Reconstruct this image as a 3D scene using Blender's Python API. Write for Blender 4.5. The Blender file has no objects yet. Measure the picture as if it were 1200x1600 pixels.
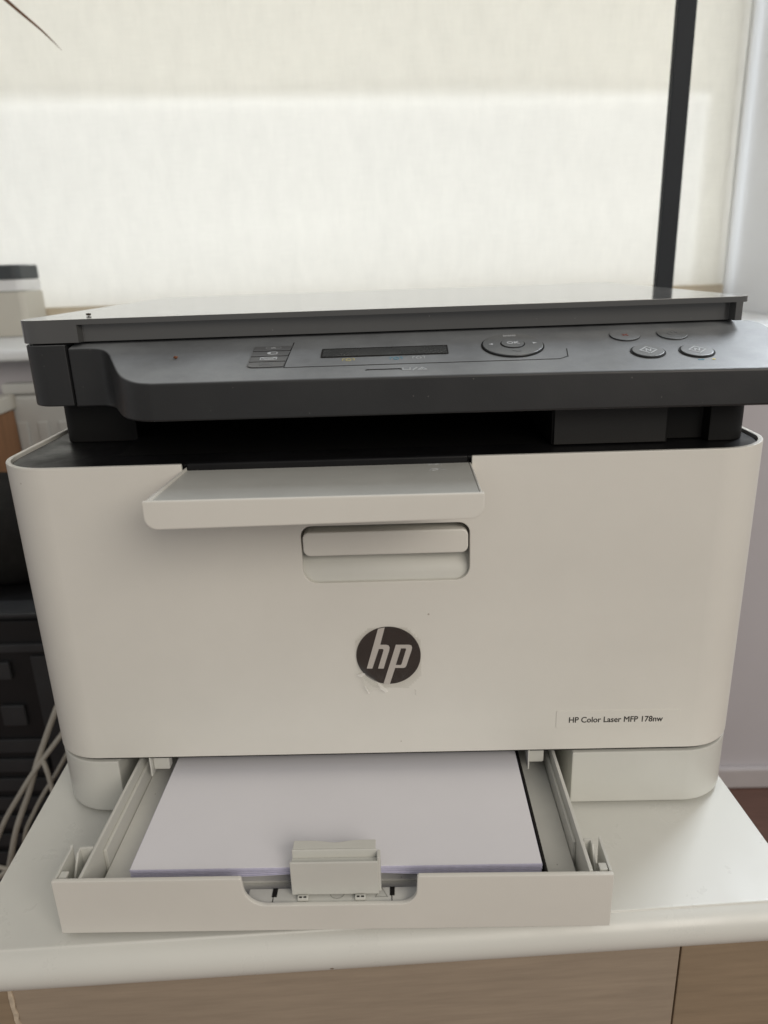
import bpy, bmesh, math, random
from mathutils import Vector, Matrix
random.seed(7)
scene = bpy.context.scene
C = scene.collection

# ------------------------------------------------------------------ camera
CAM = (0.01043, -0.3739, 0.32147)
YAW, PITCH, ROLL, FPX = -0.02607, 0.32567, -0.03635, 1153.2
def cam_basis():
    cy, sy, cp, sp = math.cos(YAW), math.sin(YAW), math.cos(PITCH), math.sin(PITCH)
    f = Vector((sy*cp, cy*cp, -sp)); r = Vector((cy, -sy, 0)); u = r.cross(f)
    cr, sr = math.cos(ROLL), math.sin(ROLL)
    return cr*r + sr*u, -sr*r + cr*u, f
_r, _u, _f = cam_basis()
cd = bpy.data.cameras.new('camera'); cam = bpy.data.objects.new('camera', cd); C.objects.link(cam)
m = Matrix((( _r.x, _u.x, -_f.x, CAM[0]), (_r.y, _u.y, -_f.y, CAM[1]), (_r.z, _u.z, -_f.z, CAM[2]), (0, 0, 0, 1)))
cam.matrix_world = m
cd.sensor_fit = 'VERTICAL'; cd.sensor_height = 36.0; cd.sensor_width = 27.0
cd.lens = FPX/1600*36.0
cd.clip_start = 0.01; cd.clip_end = 60
cd.dof.use_dof = True; cd.dof.focus_distance = 0.42; cd.dof.aperture_fstop = 8.5
scene.camera = cam

# ------------------------------------------------------------------ world, lamps, exposure
w = bpy.data.worlds.new('World'); scene.world = w; w.use_nodes = True
bg = w.node_tree.nodes['Background']
bg.inputs[0].default_value = (0.98, 0.97, 0.95, 1); bg.inputs[1].default_value = 0.33

def area(name, loc, target, sx, sy, power, col):
    ld = bpy.data.lights.new(name, 'AREA'); ld.shape = 'RECTANGLE'; ld.size = sx; ld.size_y = sy
    ld.energy = power; ld.color = col
    o = bpy.data.objects.new(name, ld); C.objects.link(o); o.location = loc
    o.rotation_euler = (Vector(target)-Vector(loc)).to_track_quat('-Z', 'Y').to_euler()
    return o
# daylight outside the window, and the soft light of the room behind the photographer
area('window_daylight', (-0.2, 1.75, 0.45), (-0.2, 1.0, 0.45), 2.4, 1.5, 25.5, (0.98, 0.985, 1.0))
area('room_lamp', (1.2, -2.0, 1.40), (0, 0, 0.1), 1.7, 1.3, 35, (1.0, 0.92, 0.81))
# uncovered window further right along the same wall
area('side_window_daylight', (0.80, 0.735, 0.85), (0.55, -0.3, 0.45), 0.32, 1.1, 20, (0.86, 0.93, 1.0))

vs = scene.view_settings
scene.display_settings.display_device = 'sRGB'
vs.view_transform = 'Standard'; vs.look = 'None'; vs.exposure = 0.0; vs.gamma = 1.0
scene.cycles.use_denoising = True
scene.cycles.max_bounces = 10; scene.cycles.diffuse_bounces = 6; scene.cycles.transmission_bounces = 8
scene.cycles.transparent_max_bounces = 12
scene.cycles.sample_clamp_indirect = 6.0

# ------------------------------------------------------------------ materials
MATS = {}
def nn(t, typ, **kw):
    n = t.nodes.new(typ)
    for k, v in kw.items():
        if k in n.inputs.keys(): n.inputs[k].default_value = v
        else: setattr(n, k, v)
    return n
def mat(name, col, rough=0.5, spec=0.5, var=0.04, var_scale=18, bump=0.0, bump_scale=900, metal=0.0,
        dust=0.0, dust_scale=260, dust_col=(0.45, 0.43, 0.4), smudge=0.0, coat=0.0, stretch=None, dust_sheen=0.0, dust_sheen_col=(0.2, 0.2, 0.2)):
    ma = bpy.data.materials.new(name); ma.use_nodes = True; t = ma.node_tree
    b = t.nodes['Principled BSDF']
    b.inputs['Roughness'].default_value = rough
    b.inputs['Specular IOR Level'].default_value = spec
    b.inputs['Metallic'].default_value = metal
    b.inputs['Coat Weight'].default_value = coat
    tc = nn(t, 'ShaderNodeTexCoord'); src = tc.outputs['Object']
    if stretch:
        mp = nn(t, 'ShaderNodeMapping'); mp.inputs['Scale'].default_value = stretch
        t.links.new(src, mp.inputs['Vector']); sv = mp.outputs['Vector']
    else: sv = src
    n1 = nn(t, 'ShaderNodeTexNoise', Scale=var_scale, Detail=5.0, Roughness=0.6)
    t.links.new(sv, n1.inputs['Vector'])
    r1 = nn(t, 'ShaderNodeMapRange'); r1.inputs['From Min'].default_value = 0.3; r1.inputs['From Max'].default_value = 0.7
    r1.inputs['To Min'].default_value = 1-var; r1.inputs['To Max'].default_value = 1+var
    t.links.new(n1.outputs['Fac'], r1.inputs['Value'])
    mx = nn(t, 'ShaderNodeMix', data_type='RGBA', blend_type='MULTIPLY'); mx.inputs[0].default_value = 1.0
    mx.inputs[6].default_value = (*col, 1)
    t.links.new(r1.outputs['Result'], mx.inputs[7])
    out = mx.outputs[2]
    if dust > 0:
        v = nn(t, 'ShaderNodeTexVoronoi', Scale=dust_scale); t.links.new(src, v.inputs['Vector'])
        sz = nn(t, 'ShaderNodeMath', operation='LESS_THAN'); sz.inputs[1].default_value = 0.10
        t.links.new(v.outputs['Distance'], sz.inputs[0])
        sel = nn(t, 'ShaderNodeSeparateColor'); t.links.new(v.outputs['Color'], sel.inputs[0])
        lt = nn(t, 'ShaderNodeMath', operation='LESS_THAN'); lt.inputs[1].default_value = dust
        t.links.new(sel.outputs[0], lt.inputs[0])
        mu = nn(t, 'ShaderNodeMath', operation='MULTIPLY'); t.links.new(sz.outputs[0], mu.inputs[0]); t.links.new(lt.outputs[0], mu.inputs[1])
        md = nn(t, 'ShaderNodeMix', data_type='RGBA'); t.links.new(mu.outputs[0], md.inputs[0])
        t.links.new(out, md.inputs[6]); md.inputs[7].default_value = (*dust_col, 1); out = md.outputs[2]
    if dust_sheen > 0:  # settled dust and the sheen of upward faces, both painted as paler colour
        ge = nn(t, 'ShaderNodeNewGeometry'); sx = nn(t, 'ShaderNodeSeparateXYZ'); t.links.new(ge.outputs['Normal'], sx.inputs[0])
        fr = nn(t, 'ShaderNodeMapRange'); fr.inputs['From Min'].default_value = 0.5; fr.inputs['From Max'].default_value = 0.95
        fr.inputs['To Min'].default_value = 0; fr.inputs['To Max'].default_value = dust_sheen; t.links.new(sx.outputs['Z'], fr.inputs['Value'])
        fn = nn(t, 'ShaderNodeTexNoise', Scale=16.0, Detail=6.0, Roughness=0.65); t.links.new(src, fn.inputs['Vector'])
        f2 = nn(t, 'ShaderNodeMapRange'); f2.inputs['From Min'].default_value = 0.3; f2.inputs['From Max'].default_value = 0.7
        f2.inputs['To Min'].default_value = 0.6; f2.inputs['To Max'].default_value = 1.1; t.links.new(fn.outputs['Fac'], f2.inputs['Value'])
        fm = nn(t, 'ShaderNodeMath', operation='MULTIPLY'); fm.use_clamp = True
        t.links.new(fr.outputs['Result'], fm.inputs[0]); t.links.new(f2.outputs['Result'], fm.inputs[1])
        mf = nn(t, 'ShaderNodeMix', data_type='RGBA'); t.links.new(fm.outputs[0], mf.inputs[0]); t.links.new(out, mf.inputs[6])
        mf.inputs[7].default_value = (*dust_sheen_col, 1); out = mf.outputs[2]
    t.links.new(out, b.inputs['Base Color'])
    if smudge > 0:
        n3 = nn(t, 'ShaderNodeTexNoise', Scale=28.0, Detail=6.0, Roughness=0.65); t.links.new(src, n3.inputs['Vector'])
        r3 = nn(t, 'ShaderNodeMapRange'); r3.inputs['From Min'].default_value = 0.35; r3.inputs['From Max'].default_value = 0.65
        r3.inputs['To Min'].default_value = max(0.05, rough-smudge); r3.inputs['To Max'].default_value = rough+smudge
        t.links.new(n3.outputs['Fac'], r3.inputs['Value']); t.links.new(r3.outputs['Result'], b.inputs['Roughness'])
    if bump > 0:
        n2 = nn(t, 'ShaderNodeTexNoise', Scale=bump_scale, Detail=3.0); t.links.new(sv, n2.inputs['Vector'])
        bp = nn(t, 'ShaderNodeBump', Strength=bump, Distance=0.0004)
        t.links.new(n2.outputs['Fac'], bp.inputs['Height']); t.links.new(bp.outputs['Normal'], b.inputs['Normal'])
    MATS[name] = ma
    return ma

WHITE = mat('white_plastic', (0.73, 0.715, 0.665), 0.42, 0.45, 0.035, 10, 0.12, 1600, dust=0.010, dust_scale=170, dust_col=(0.45, 0.41, 0.36), smudge=0.05)
WHITE2 = mat('pale_grey_plastic', (0.63, 0.63, 0.59), 0.40, 0.5, 0.03, 20, 0.08, 1400, smudge=0.06)
GREYIN = mat('tray_inner_plastic', (0.68, 0.68, 0.64), 0.38, 0.5, 0.06, 30, 0.06, 900, dust=0.05, dust_scale=220, smudge=0.08)
EXTTOP = mat('dusty_grey_white_plastic', (0.52, 0.52, 0.49), 0.40, 0.5, 0.06, 24, 0.08, 1200, dust=0.12, dust_scale=260, dust_col=(0.68, 0.67, 0.63), smudge=0.06)
LIDM = mat('dark_grey_lid_plastic', (0.072, 0.072, 0.071), 0.10, 1.0, 0.05, 20, 0.0, 1800, dust=0.05, dust_scale=420, dust_col=(0.22, 0.21, 0.2), dust_sheen=0.5, dust_sheen_col=(0.30, 0.295, 0.285))
PANELM = mat('charcoal_panel_plastic', (0.022, 0.023, 0.0245), 0.42, 0.5, 0.10, 22, 0.16, 2200, dust=0.05, dust_scale=400, dust_col=(0.16, 0.155, 0.15), smudge=0.07, dust_sheen=0.85, dust_sheen_col=(0.28, 0.295, 0.31))
NECK = mat('black_brown_plastic', (0.009, 0.0088, 0.0085), 0.55, 0.25, 0.08, 22, 0.10, 1500)
NECKP = mat('dark_brown_grey_plastic', (0.024, 0.0235, 0.023), 0.5, 0.35, 0.08, 22, 0.10, 1500)
BLACK = mat('black_gloss_plastic', (0.009, 0.009, 0.010), 0.42, 0.22, 0.1, 30, 0.0, dust=0.05, dust_scale=420, dust_col=(0.12, 0.115, 0.11), smudge=0.12)
DEEP = mat('black_interior', (0.006, 0.006, 0.006), 0.6, 0.3)
SEAM = mat('dark_seam', (0.015, 0.014, 0.013), 0.7, 0.2)
KEYM = mat('dark_key_plastic', (0.030, 0.032, 0.034), 0.38, 0.8, 0.05, 30, 0.08, 2000, dust_sheen=0.7, dust_sheen_col=(0.20, 0.205, 0.21))
NAVM = mat('slate_button_plastic', (0.042, 0.046, 0.050), 0.34, 0.8, 0.05, 30, 0.05, 2000, dust_sheen=0.75, dust_sheen_col=(0.22, 0.23, 0.235))
LCDM = mat('lcd_glass', (0.020, 0.021, 0.022), 0.25, 0.5, 0.2, 60, smudge=0.1, dust_sheen=0.5, dust_sheen_col=(0.11, 0.115, 0.115))
PRINTW = mat('grey_print', (0.50, 0.52, 0.54), 0.6, 0.3)
PRINTD = mat('dim_grey_print', (0.24, 0.25, 0.26), 0.6, 0.3)
PRINTG = mat('moulded_mark', (0.40, 0.40, 0.37), 0.5, 0.4)
PYEL = mat('yellow_print', (0.55, 0.48, 0.20), 0.6, 0.3)
PCYN = mat('cyan_print', (0.10, 0.30, 0.42), 0.6, 0.3)
PRED = mat('red_print', (0.30, 0.10, 0.08), 0.6, 0.3)
LOGOD = mat('logo_dark', (0.030, 0.026, 0.024), 0.35, 0.5, 0.05, 60)
LOGOL = mat('logo_light', (0.62, 0.585, 0.555), 0.42, 0.5, 0.03, 60)
TEXTM = mat('label_ink', (0.045, 0.042, 0.038), 0.6, 0.3)
PAPER = mat('paper', (0.80, 0.795, 0.84), 0.75, 0.2, 0.02, 12, 0.06, 500)
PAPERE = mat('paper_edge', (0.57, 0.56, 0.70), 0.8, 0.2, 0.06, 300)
TABLE = mat('white_laminate', (0.69, 0.69, 0.65), 0.33, 0.5, 0.025, 9, 0.03, 300, dust=0.012, dust_scale=60, dust_col=(0.25, 0.2, 0.15), smudge=0.08)
WOODD = mat('brown_laminate', (0.345, 0.28, 0.215), 0.55, 0.4, 0.10, 10, 0.10, 60, stretch=(2, 2, 22))
WOODD2 = mat('darker_brown_laminate', (0.29, 0.22, 0.15), 0.55, 0.4, 0.10, 10, 0.10, 60, stretch=(2, 2, 22))
CHIP = mat('raw_chipped_edge', (0.62, 0.52, 0.40), 0.9, 0.2, 0.3, 120)
WALLM = mat('lilac_grey_wall', (0.58, 0.56, 0.59), 0.85, 0.2, 0.03, 5, 0.15, 140)
BASEB = mat('baseboard_paint', (0.55, 0.52, 0.53), 0.5, 0.4)
REVEAL = mat('white_reveal', (0.90, 0.91, 0.94), 0.7, 0.3, 0.02, 5, 0.08, 140)
SILLM = mat('white_sill', (0.78, 0.80, 0.82), 0.35, 0.5, 0.02, 8)
FLOORM = mat('brown_floor', (0.14, 0.075, 0.058), 0.45, 0.4, 0.18, 8, 0.05, 60, stretch=(3, 30, 3))
POLEM = mat('dark_blue_black_metal', (0.024, 0.028, 0.034), 0.65, 0.3, 0.1, 12)
LEAFM = mat('dry_brown_leaf', (0.17, 0.085, 0.045), 0.7, 0.3, 0.2, 60)
BEIGE = mat('beige_plastic', (0.56, 0.535, 0.47), 0.5, 0.4, 0.03, 12, 0.08, 900)
HEMM = mat('tan_hem_fabric', (0.60, 0.52, 0.40), 0.8, 0.2, 0.05, 40)
BEIGED = mat('dark_top_plastic', (0.055, 0.062, 0.066), 0.5, 0.4, 0.08, 12, 0.08, 900)
ORANGEW = mat('orange_brown_wood', (0.25, 0.125, 0.060), 0.55, 0.4, 0.16, 9, 0.05, 90, stretch=(14, 14, 1.5))
PCBLK = mat('black_case_metal', (0.014, 0.014, 0.015), 0.45, 0.4, 0.2, 16)
PCGRY = mat('dark_grey_case_plastic', (0.038, 0.040, 0.043), 0.4, 0.45, 0.15, 16)
BAGM = mat('black_fabric', (0.013, 0.012, 0.011), 0.9, 0.2, 0.25, 60, 0.4, 700)
CABLE = mat('grey_beige_cable', (0.48, 0.455, 0.40), 0.5, 0.4, 0.1, 40)
CRUMB = mat('rusty_crumb', (0.22, 0.09, 0.05), 0.8, 0.2, 0.3, 900)
DARKC = mat('dark_crumb', (0.05, 0.04, 0.03), 0.8, 0.2, 0.3, 900)
RADM = mat('grey_white_enamel', (0.52, 0.52, 0.50), 0.4, 0.5)
FRAMEM = mat('white_window_frame', (0.75, 0.75, 0.75), 0.4, 0.5)

def blind_material():
    ma = bpy.data.materials.new('woven_blind_fabric'); ma.use_nodes = True; t = ma.node_tree
    t.nodes.remove(t.nodes['Principled BSDF']); out = t.nodes['Material Output']
    tc = nn(t, 'ShaderNodeTexCoord')
    def weave(scale, sc):
        mp = nn(t, 'ShaderNodeMapping'); mp.inputs['Scale'].default_value = sc
        t.links.new(tc.outputs['Object'], mp.inputs['Vector'])
        n = nn(t, 'ShaderNodeTexNoise', Scale=scale, Detail=3.0, Roughness=0.6); t.links.new(mp.outputs['Vector'], n.inputs['Vector'])
        return n.outputs['Fac']
    a = weave(22, (1, 1, 45)); b = weave(24, (30, 1, 1.2)); c = weave(14, (2.6, 1, 1.0))
    s1 = nn(t, 'ShaderNodeMath', operation='ADD'); t.links.new(a, s1.inputs[0]); t.links.new(b, s1.inputs[1])
    s2 = nn(t, 'ShaderNodeMath', operation='ADD'); t.links.new(s1.outputs[0], s2.inputs[0]); t.links.new(c, s2.inputs[1])
    r = nn(t, 'ShaderNodeMapRange'); r.inputs['From Min'].default_value = 1.0; r.inputs['From Max'].default_value = 2.0
    r.inputs['To Min'].default_value = 0.92; r.inputs['To Max'].default_value = 1.06
    t.links.new(s2.outputs[0], r.inputs['Value'])
    def tinted(col):
        mx = nn(t, 'ShaderNodeMix', data_type='RGBA', blend_type='MULTIPLY'); mx.inputs[0].default_value = 1
        mx.inputs[6].default_value = (*col, 1); t.links.new(r.outputs['Result'], mx.inputs[7]); return mx.outputs[2]
    d = nn(t, 'ShaderNodeBsdfDiffuse'); t.links.new(tinted((0.78, 0.74, 0.64)), d.inputs['Color'])
    tr = nn(t, 'ShaderNodeBsdfTranslucent'); t.links.new(tinted((0.81, 0.79, 0.75)), tr.inputs['Color'])
    ms = nn(t, 'ShaderNodeMixShader'); ms.inputs[0].default_value = 0.55
    t.links.new(d.outputs[0], ms.inputs[1]); t.links.new(tr.outputs[0], ms.inputs[2]); t.links.new(ms.outputs[0], out.inputs['Surface'])
    return ma
BLIND = blind_material()
def simple_mix(name, a_kind, a_col, b_kind, b_col, fac, rough=0.1):
    ma = bpy.data.materials.new(name); ma.use_nodes = True; t = ma.node_tree
    t.nodes.remove(t.nodes['Principled BSDF']); out = t.nodes['Material Output']
    def mk(k, col):
        n = nn(t, k); n.inputs['Color'].default_value = (*col, 1)
        if 'Roughness' in n.inputs and k == 'ShaderNodeBsdfGlossy': n.inputs['Roughness'].default_value = rough
        return n
    A, B = mk(a_kind, a_col), mk(b_kind, b_col)
    ms = nn(t, 'ShaderNodeMixShader'); ms.inputs[0].default_value = fac
    t.links.new(A.outputs[0], ms.inputs[1]); t.links.new(B.outputs[0], ms.inputs[2]); t.links.new(ms.outputs[0], out.inputs['Surface'])
    return ma
DIMSHEET = simple_mix('added_dimming_sheet', 'ShaderNodeBsdfDiffuse', (0.84, 0.82, 0.75), 'ShaderNodeBsdfTranslucent', (0.99, 0.975, 0.925), 0.90)
GLASS = simple_mix('window_glass', 'ShaderNodeBsdfTransparent', (0.96, 0.98, 0.98), 'ShaderNodeBsdfGlossy', (0.9, 0.9, 0.9), 0.05)
FILM = simple_mix('clear_plastic_film', 'ShaderNodeBsdfTransparent', (0.97, 0.97, 0.96), 'ShaderNodeBsdfGlossy', (0.9, 0.9, 0.88), 0.10, 0.22)
FILMC = simple_mix('crinkled_clear_film', 'ShaderNodeBsdfTransparent', (0.97, 0.97, 0.96), 'ShaderNodeBsdfDiffuse', (0.85, 0.84, 0.8), 0.22)
FILMC2 = simple_mix('folded_clear_film', 'ShaderNodeBsdfTransparent', (0.97, 0.97, 0.96), 'ShaderNodeBsdfDiffuse', (0.92, 0.91, 0.88), 0.42)

# ------------------------------------------------------------------ mesh helpers
def finish(name, bm, ma, parent=None, smooth=40, loc=None):
    bmesh.ops.recalc_face_normals(bm, faces=bm.faces)
    me = bpy.data.meshes.new(name); bm.to_mesh(me); bm.free()
    me.materials.append(ma)
    if smooth:
        me.shade_smooth(); me.set_sharp_from_angle(angle=math.radians(smooth))
    o = bpy.data.objects.new(name, me); C.objects.link(o)
    if smooth and len(me.polygons) > 5:
        wn = o.modifiers.new('wn', 'WEIGHTED_NORMAL'); wn.keep_sharp = True; wn.weight = 80
    if parent is not None: o.parent = parent
    if loc is not None: o.location = loc
    return o
def bevel(bm, off, seg=2, ang=35):
    es = [e for e in bm.edges if len(e.link_faces) == 2 and e.calc_face_angle(0) > math.radians(ang)]
    if es and off > 0:
        bmesh.ops.bevel(bm, geom=es, offset=off, segments=seg, profile=0.5, affect='EDGES', clamp_overlap=True)
def rpoly(pts, n=8):
    """pts: (x, y[, r]) -> polygon with rounded corners"""
    out = []
    N = len(pts)
    for i, p in enumerate(pts):
        r = p[2] if len(p) > 2 else 0
        P = Vector(p[:2])
        if r <= 0: out.append((P.x, P.y)); continue
        A = (Vector(pts[i-1][:2])-P).normalized(); B = (Vector(pts[(i+1) % N][:2])-P).normalized()
        ang = A.angle(B); d = r/math.tan(ang/2)
        c = P+(A+B).normalized()*(r/math.sin(ang/2))
        s, e = P+A*d-c, P+B*d-c
        a0 = math.atan2(s.y, s.x); a1 = math.atan2(e.y, e.x); da = (a1-a0+math.pi) % (2*math.pi)-math.pi
        for k in range(n+1):
            a = a0+da*k/n; out.append((c.x+r*math.cos(a), c.y+r*math.sin(a)))
    return out
def prism_bm(poly, lo, hi, axis='Z'):
    """closed prism; lo/hi numbers or functions of the outline point. axis Z: poly in XY; Y: poly in XZ; X: poly in YZ"""
    bm = bmesh.new()
    def P(p, h):
        h = h(*p) if callable(h) else h
        return {'Z': (p[0], p[1], h), 'Y': (p[0], h, p[1]), 'X': (h, p[0], p[1])}[axis]
    a = [bm.verts.new(P(p, lo)) for p in poly]; b = [bm.verts.new(P(p, hi)) for p in poly]
    n = len(poly)
    bm.faces.new(a[::-1]); bm.faces.new(b)
    for i in range(n): bm.faces.new((a[i], a[(i+1) % n], b[(i+1) % n], b[i]))
    bmesh.ops.recalc_face_normals(bm, faces=bm.faces)
    return bm
def prism(name, poly, lo, hi, ma, parent=None, axis='Z', bv=0.0, seg=2, smooth=40):
    bm = prism_bm(poly, lo, hi, axis); bevel(bm, bv, seg); return finish(name, bm, ma, parent, smooth)
def add_box(bm, x0, x1, y0, y1, z0, z1):
    vs_ = [bm.verts.new((x, y, z)) for x in (x0, x1) for y in (y0, y1) for z in (z0, z1)]
    for f in ((0, 1, 3, 2), (4, 6, 7, 5), (0, 4, 5, 1), (2, 3, 7, 6), (0, 2, 6, 4), (1, 5, 7, 3)):
        bm.faces.new([vs_[i] for i in f])
def box(name, x0, x1, y0, y1, z0, z1, ma, parent=None, bv=0.0006, seg=2):
    bm = bmesh.new(); add_box(bm, x0, x1, y0, y1, z0, z1); bmesh.ops.recalc_face_normals(bm, faces=bm.faces)
    bevel(bm, bv, seg); return finish(name, bm, ma, parent)
def tube(name, pts, rad, ma, parent=None, n=10, closed=False):
    bm = bmesh.new(); rings = []
    P = [Vector(p) for p in pts]; R = rad if isinstance(rad, (list, tuple)) else [rad]*len(P)
    up = Vector((0.13, 0.37, 0.92))
    for i, p in enumerate(P):
        d = (P[min(i+1, len(P)-1)]-P[max(i-1, 0)]).normalized()
        s = d.cross(up); s = s.normalized() if s.length > 1e-6 else Vector((1, 0, 0)); v = d.cross(s)
        rings.append([bm.verts.new(p+R[i]*(math.cos(2*math.pi*k/n)*s+math.sin(2*math.pi*k/n)*v)) for k in range(n)])
    for a, b in zip(rings, rings[1:]):
        for k in range(n): bm.faces.new((a[k], a[(k+1) % n], b[(k+1) % n], b[k]))
    bm.faces.new(rings[0]); bm.faces.new(rings[-1][::-1])
    return finish(name, bm, ma, parent, 60)
def spline(pts, n=10):
    P = [Vector(p) for p in pts]; P = [P[0]*2-P[1]]+P+[P[-1]*2-P[-2]]; out = []
    for i in range(1, len(P)-2):
        a, b, c, d = P[i-1:i+3]
        for k in range(n):
            t = k/n
            out.append(0.5*((2*b)+(c-a)*t+(2*a-5*b+4*c-d)*t*t+(3*b-a-3*c+d)*t**3))
    out.append(P[-2]); return out
def boolean(bm, cutters):
    """subtract cutter bmeshes from bm, returns a new bmesh"""
    me = bpy.data.meshes.new('tmp'); bm.to_mesh(me); bm.free()
    o = bpy.data.objects.new('tmp', me); C.objects.link(o); tmp = [o]
    for cb in cutters:
        cm = bpy.data.meshes.new('tmpc'); cb.to_mesh(cm); cb.free()
        co = bpy.data.objects.new('tmpc', cm); C.objects.link(co); tmp.append(co)
        md = o.modifiers.new('b', 'BOOLEAN'); md.operation = 'DIFFERENCE'; md.object = co; md.solver = 'EXACT'
    dg = bpy.context.evaluated_depsgraph_get(); ev = o.evaluated_get(dg)
    res = bmesh.new(); res.from_mesh(ev.to_mesh()); ev.to_mesh_clear()
    for t_ in tmp:
        d_ = t_.data; bpy.data.objects.remove(t_); bpy.data.meshes.remove(d_)
    bmesh.ops.remove_doubles(res, verts=res.verts, dist=1e-6)
    bmesh.ops.dissolve_limit(res, angle_limit=math.radians(0.5), verts=res.verts, edges=res.edges)
    return res
def box_bm(*a):
    bm = bmesh.new(); add_box(bm, *a); bmesh.ops.recalc_face_normals(bm, faces=bm.faces); return bm
def text_bm(body, size, extrude=0.00012, offset=0.0, align='LEFT'):
    cu = bpy.data.curves.new('txt', 'FONT'); cu.body = body; cu.size = size; cu.extrude = extrude; cu.offset = offset
    cu.align_x = align; cu.resolution_u = 4
    o = bpy.data.objects.new('txt', cu); C.objects.link(o)
    dg = bpy.context.evaluated_depsgraph_get(); me = bpy.data.meshes.new_from_object(o.evaluated_get(dg))
    bpy.data.objects.remove(o); bpy.data.curves.remove(cu)
    bm = bmesh.new(); bm.from_mesh(me); bpy.data.meshes.remove(me); return bm
def thing(name, label, cat, group=None, loc=(0, 0, 0), rz=0.0):
    o = bpy.data.objects.new(name, None); C.objects.link(o); o.location = loc; o.rotation_euler = (0, 0, rz)
    o.empty_display_size = 0.05
    return tag(o, label, cat, group)
def tag(o, label, cat, group=None):
    o['label'] = label; o['category'] = cat
    if group: o['group'] = group
    return o
def struct(o): o['kind'] = 'structure'; return o
def lerp(a, b, t): return a+(b-a)*t

# ------------------------------------------------------------------ the room around (setting)
FZ = -0.60
struct(box('floor', -2.6, 2.4, -2.2, 1.2, FZ-0.05, FZ, FLOORM, bv=0))
WY = 0.75            # inner face of the wall under the window
SILLZ = 0.222
GY = 1.06            # glass plane
RX = 0.605           # right reveal of the window recess
LXW = -1.35          # left reveal
wall = struct(box('wall', -2.6, 2.4, WY, 1.2, FZ, 0.2035, WALLM, bv=0))
box('wall_right_of_window', RX, 2.4, WY, 1.2, 0.2040, 2.35, REVEAL, wall, bv=0.002)
box('wall_left_of_window', -2.6, LXW, WY, 1.2, 0.2040, 2.35, WALLM, wall, bv=0.002)
box('wall_above_window', LXW+0.0005, RX-0.0005, WY, 1.2, 2.00, 2.35, WALLM, wall, bv=0.002)
box('baseboard', -2.6, 2.4, WY-0.014, WY-0.0005, FZ+0.001, FZ+0.042, BASEB, wall, bv=0.004)
sill = box('window_sill', LXW+0.001, RX-0.001, 0.69, GY-0.03, 0.205, SILLZ, SILLM, None, bv=0.006, seg=4)
tag(sill, 'white window sill board running behind the printer under the blind', 'window sill')
win = thing('window', 'white framed window glowing behind the closed roller blind', 'window', loc=(0, GY, SILLZ))
def wbox(name, x0, x1, z0, z1, ma, y0=-0.02, y1=0.03, bv=0.003):
    return box(name, x0, x1, y0, y1, z0-SILLZ, z1-SILLZ, ma, win, bv)
GR = 0.589; GB = 0.258
wbox('frame_rail', LXW+0.001, RX-0.001, 0.2235, GB, FRAMEM)
wbox('frame_rail', LXW+0.001, RX-0.001, 1.94, 1.999, FRAMEM)
wbox('frame_stile', GR, RX-0.001, GB+0.0005, 1.9395, FRAMEM)
wbox('frame_stile', LXW+0.001, LXW+0.06, GB+0.0005, 1.9395, FRAMEM)
wbox('pane', LXW+0.0605, GR-0.0005, GB+0.001, 1.939, GLASS, 0.004, 0.008, 0)
# translucent sheet added behind the blind to dim its upper band and right strip
bm = bmesh.new()
zl = 0.611
pts = [(-1.28, zl+0.008), (0.578, zl-0.045), (0.578, 1.92), (-1.28, 1.92)]
v = [bm.verts.new((x, -0.047, z-SILLZ)) for x, z in pts]; bm.faces.new(v)
v = [bm.verts.new((x, -0.047, z-SILLZ)) for x, z in ((0.532, 0.24), (0.578, 0.24), (0.578, zl-0.0452), (0.534, zl-0.0440))]; bm.faces.new(v)
finish('blind_dimming_sheet', bm, DIMSHEET, win, 0)
# roller blind: a sheet of fabric with a slight sag, a hem bar and its roller
blind = thing('roller_blind', 'cream woven roller blind drawn down over the bright window', 'blind', loc=(-0.38, 1.0, 0))
bm = bmesh.new(); NX, NZ = 60, 36
g = [[None]*(NZ+1) for _ in range(NX+1)]
for i in range(NX+1):
    for k in range(NZ+1):
        x = lerp(-0.93, 0.968, i/NX); z = lerp(0.2655, 1.95, k/NZ)
        g[i][k] = bm.verts.new((x, 0.0025*math.sin(x*7+1)+0.0015*math.sin(z*9+x*3), z))
for i in range(NX):
    for k in range(NZ): bm.faces.new((g[i][k], g[i+1][k], g[i+1][k+1], g[i][k+1]))
finish('fabric', bm, BLIND, blind, 80)
box('hem_bar', -0.93, 0.968, -0.006, 0.006, 0.240, 0.265, HEMM, blind, 0.003)
tube('roller', [(-0.95, 0.0, 1.965), (0.975, 0.0, 1.965)], 0.018, FRAMEM, blind, 16)

# ------------------------------------------------------------------ small cabinet the printer stands on
TR = math.radians(3.4)
tab = thing('small_cabinet', 'small cabinet with white rounded top and brown front under the printer', 'cabinet', loc=(-0.004, 0, 0), rz=TR)
TX0, TX1, TYF, TYB, TR_ = -0.2195, 0.2155, -0.0835, 0.40, 0.0125
prof = [(TYF+0.0008, 0.0), (TYF-0.0002, -0.0002)]
a0 = math.radians(76)
for k in range(15):
    a = math.pi-a0+(math.pi/2+a0)*k/14
    prof.append((TYF-0.0002-TR_*0.95*(-math.cos(a)-math.cos(a0)), -TR_+(TR_-0.0006)*math.sin(a)))
prof += [(TYB, -2*TR_+0.0006), (TYB, 0)]
bm = prism_bm(prof, TX0, TX1, 'X'); bevel(bm, 0.0006, 2, 60)
finish('top_board', bm, TABLE, tab, 50)
CF = TYF+0.006
box('door_panel', -0.2035, 0.1545, CF, CF+0.018, FZ+0.06, -2*TR_-0.0015, WOODD, tab, 0.0012)
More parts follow.
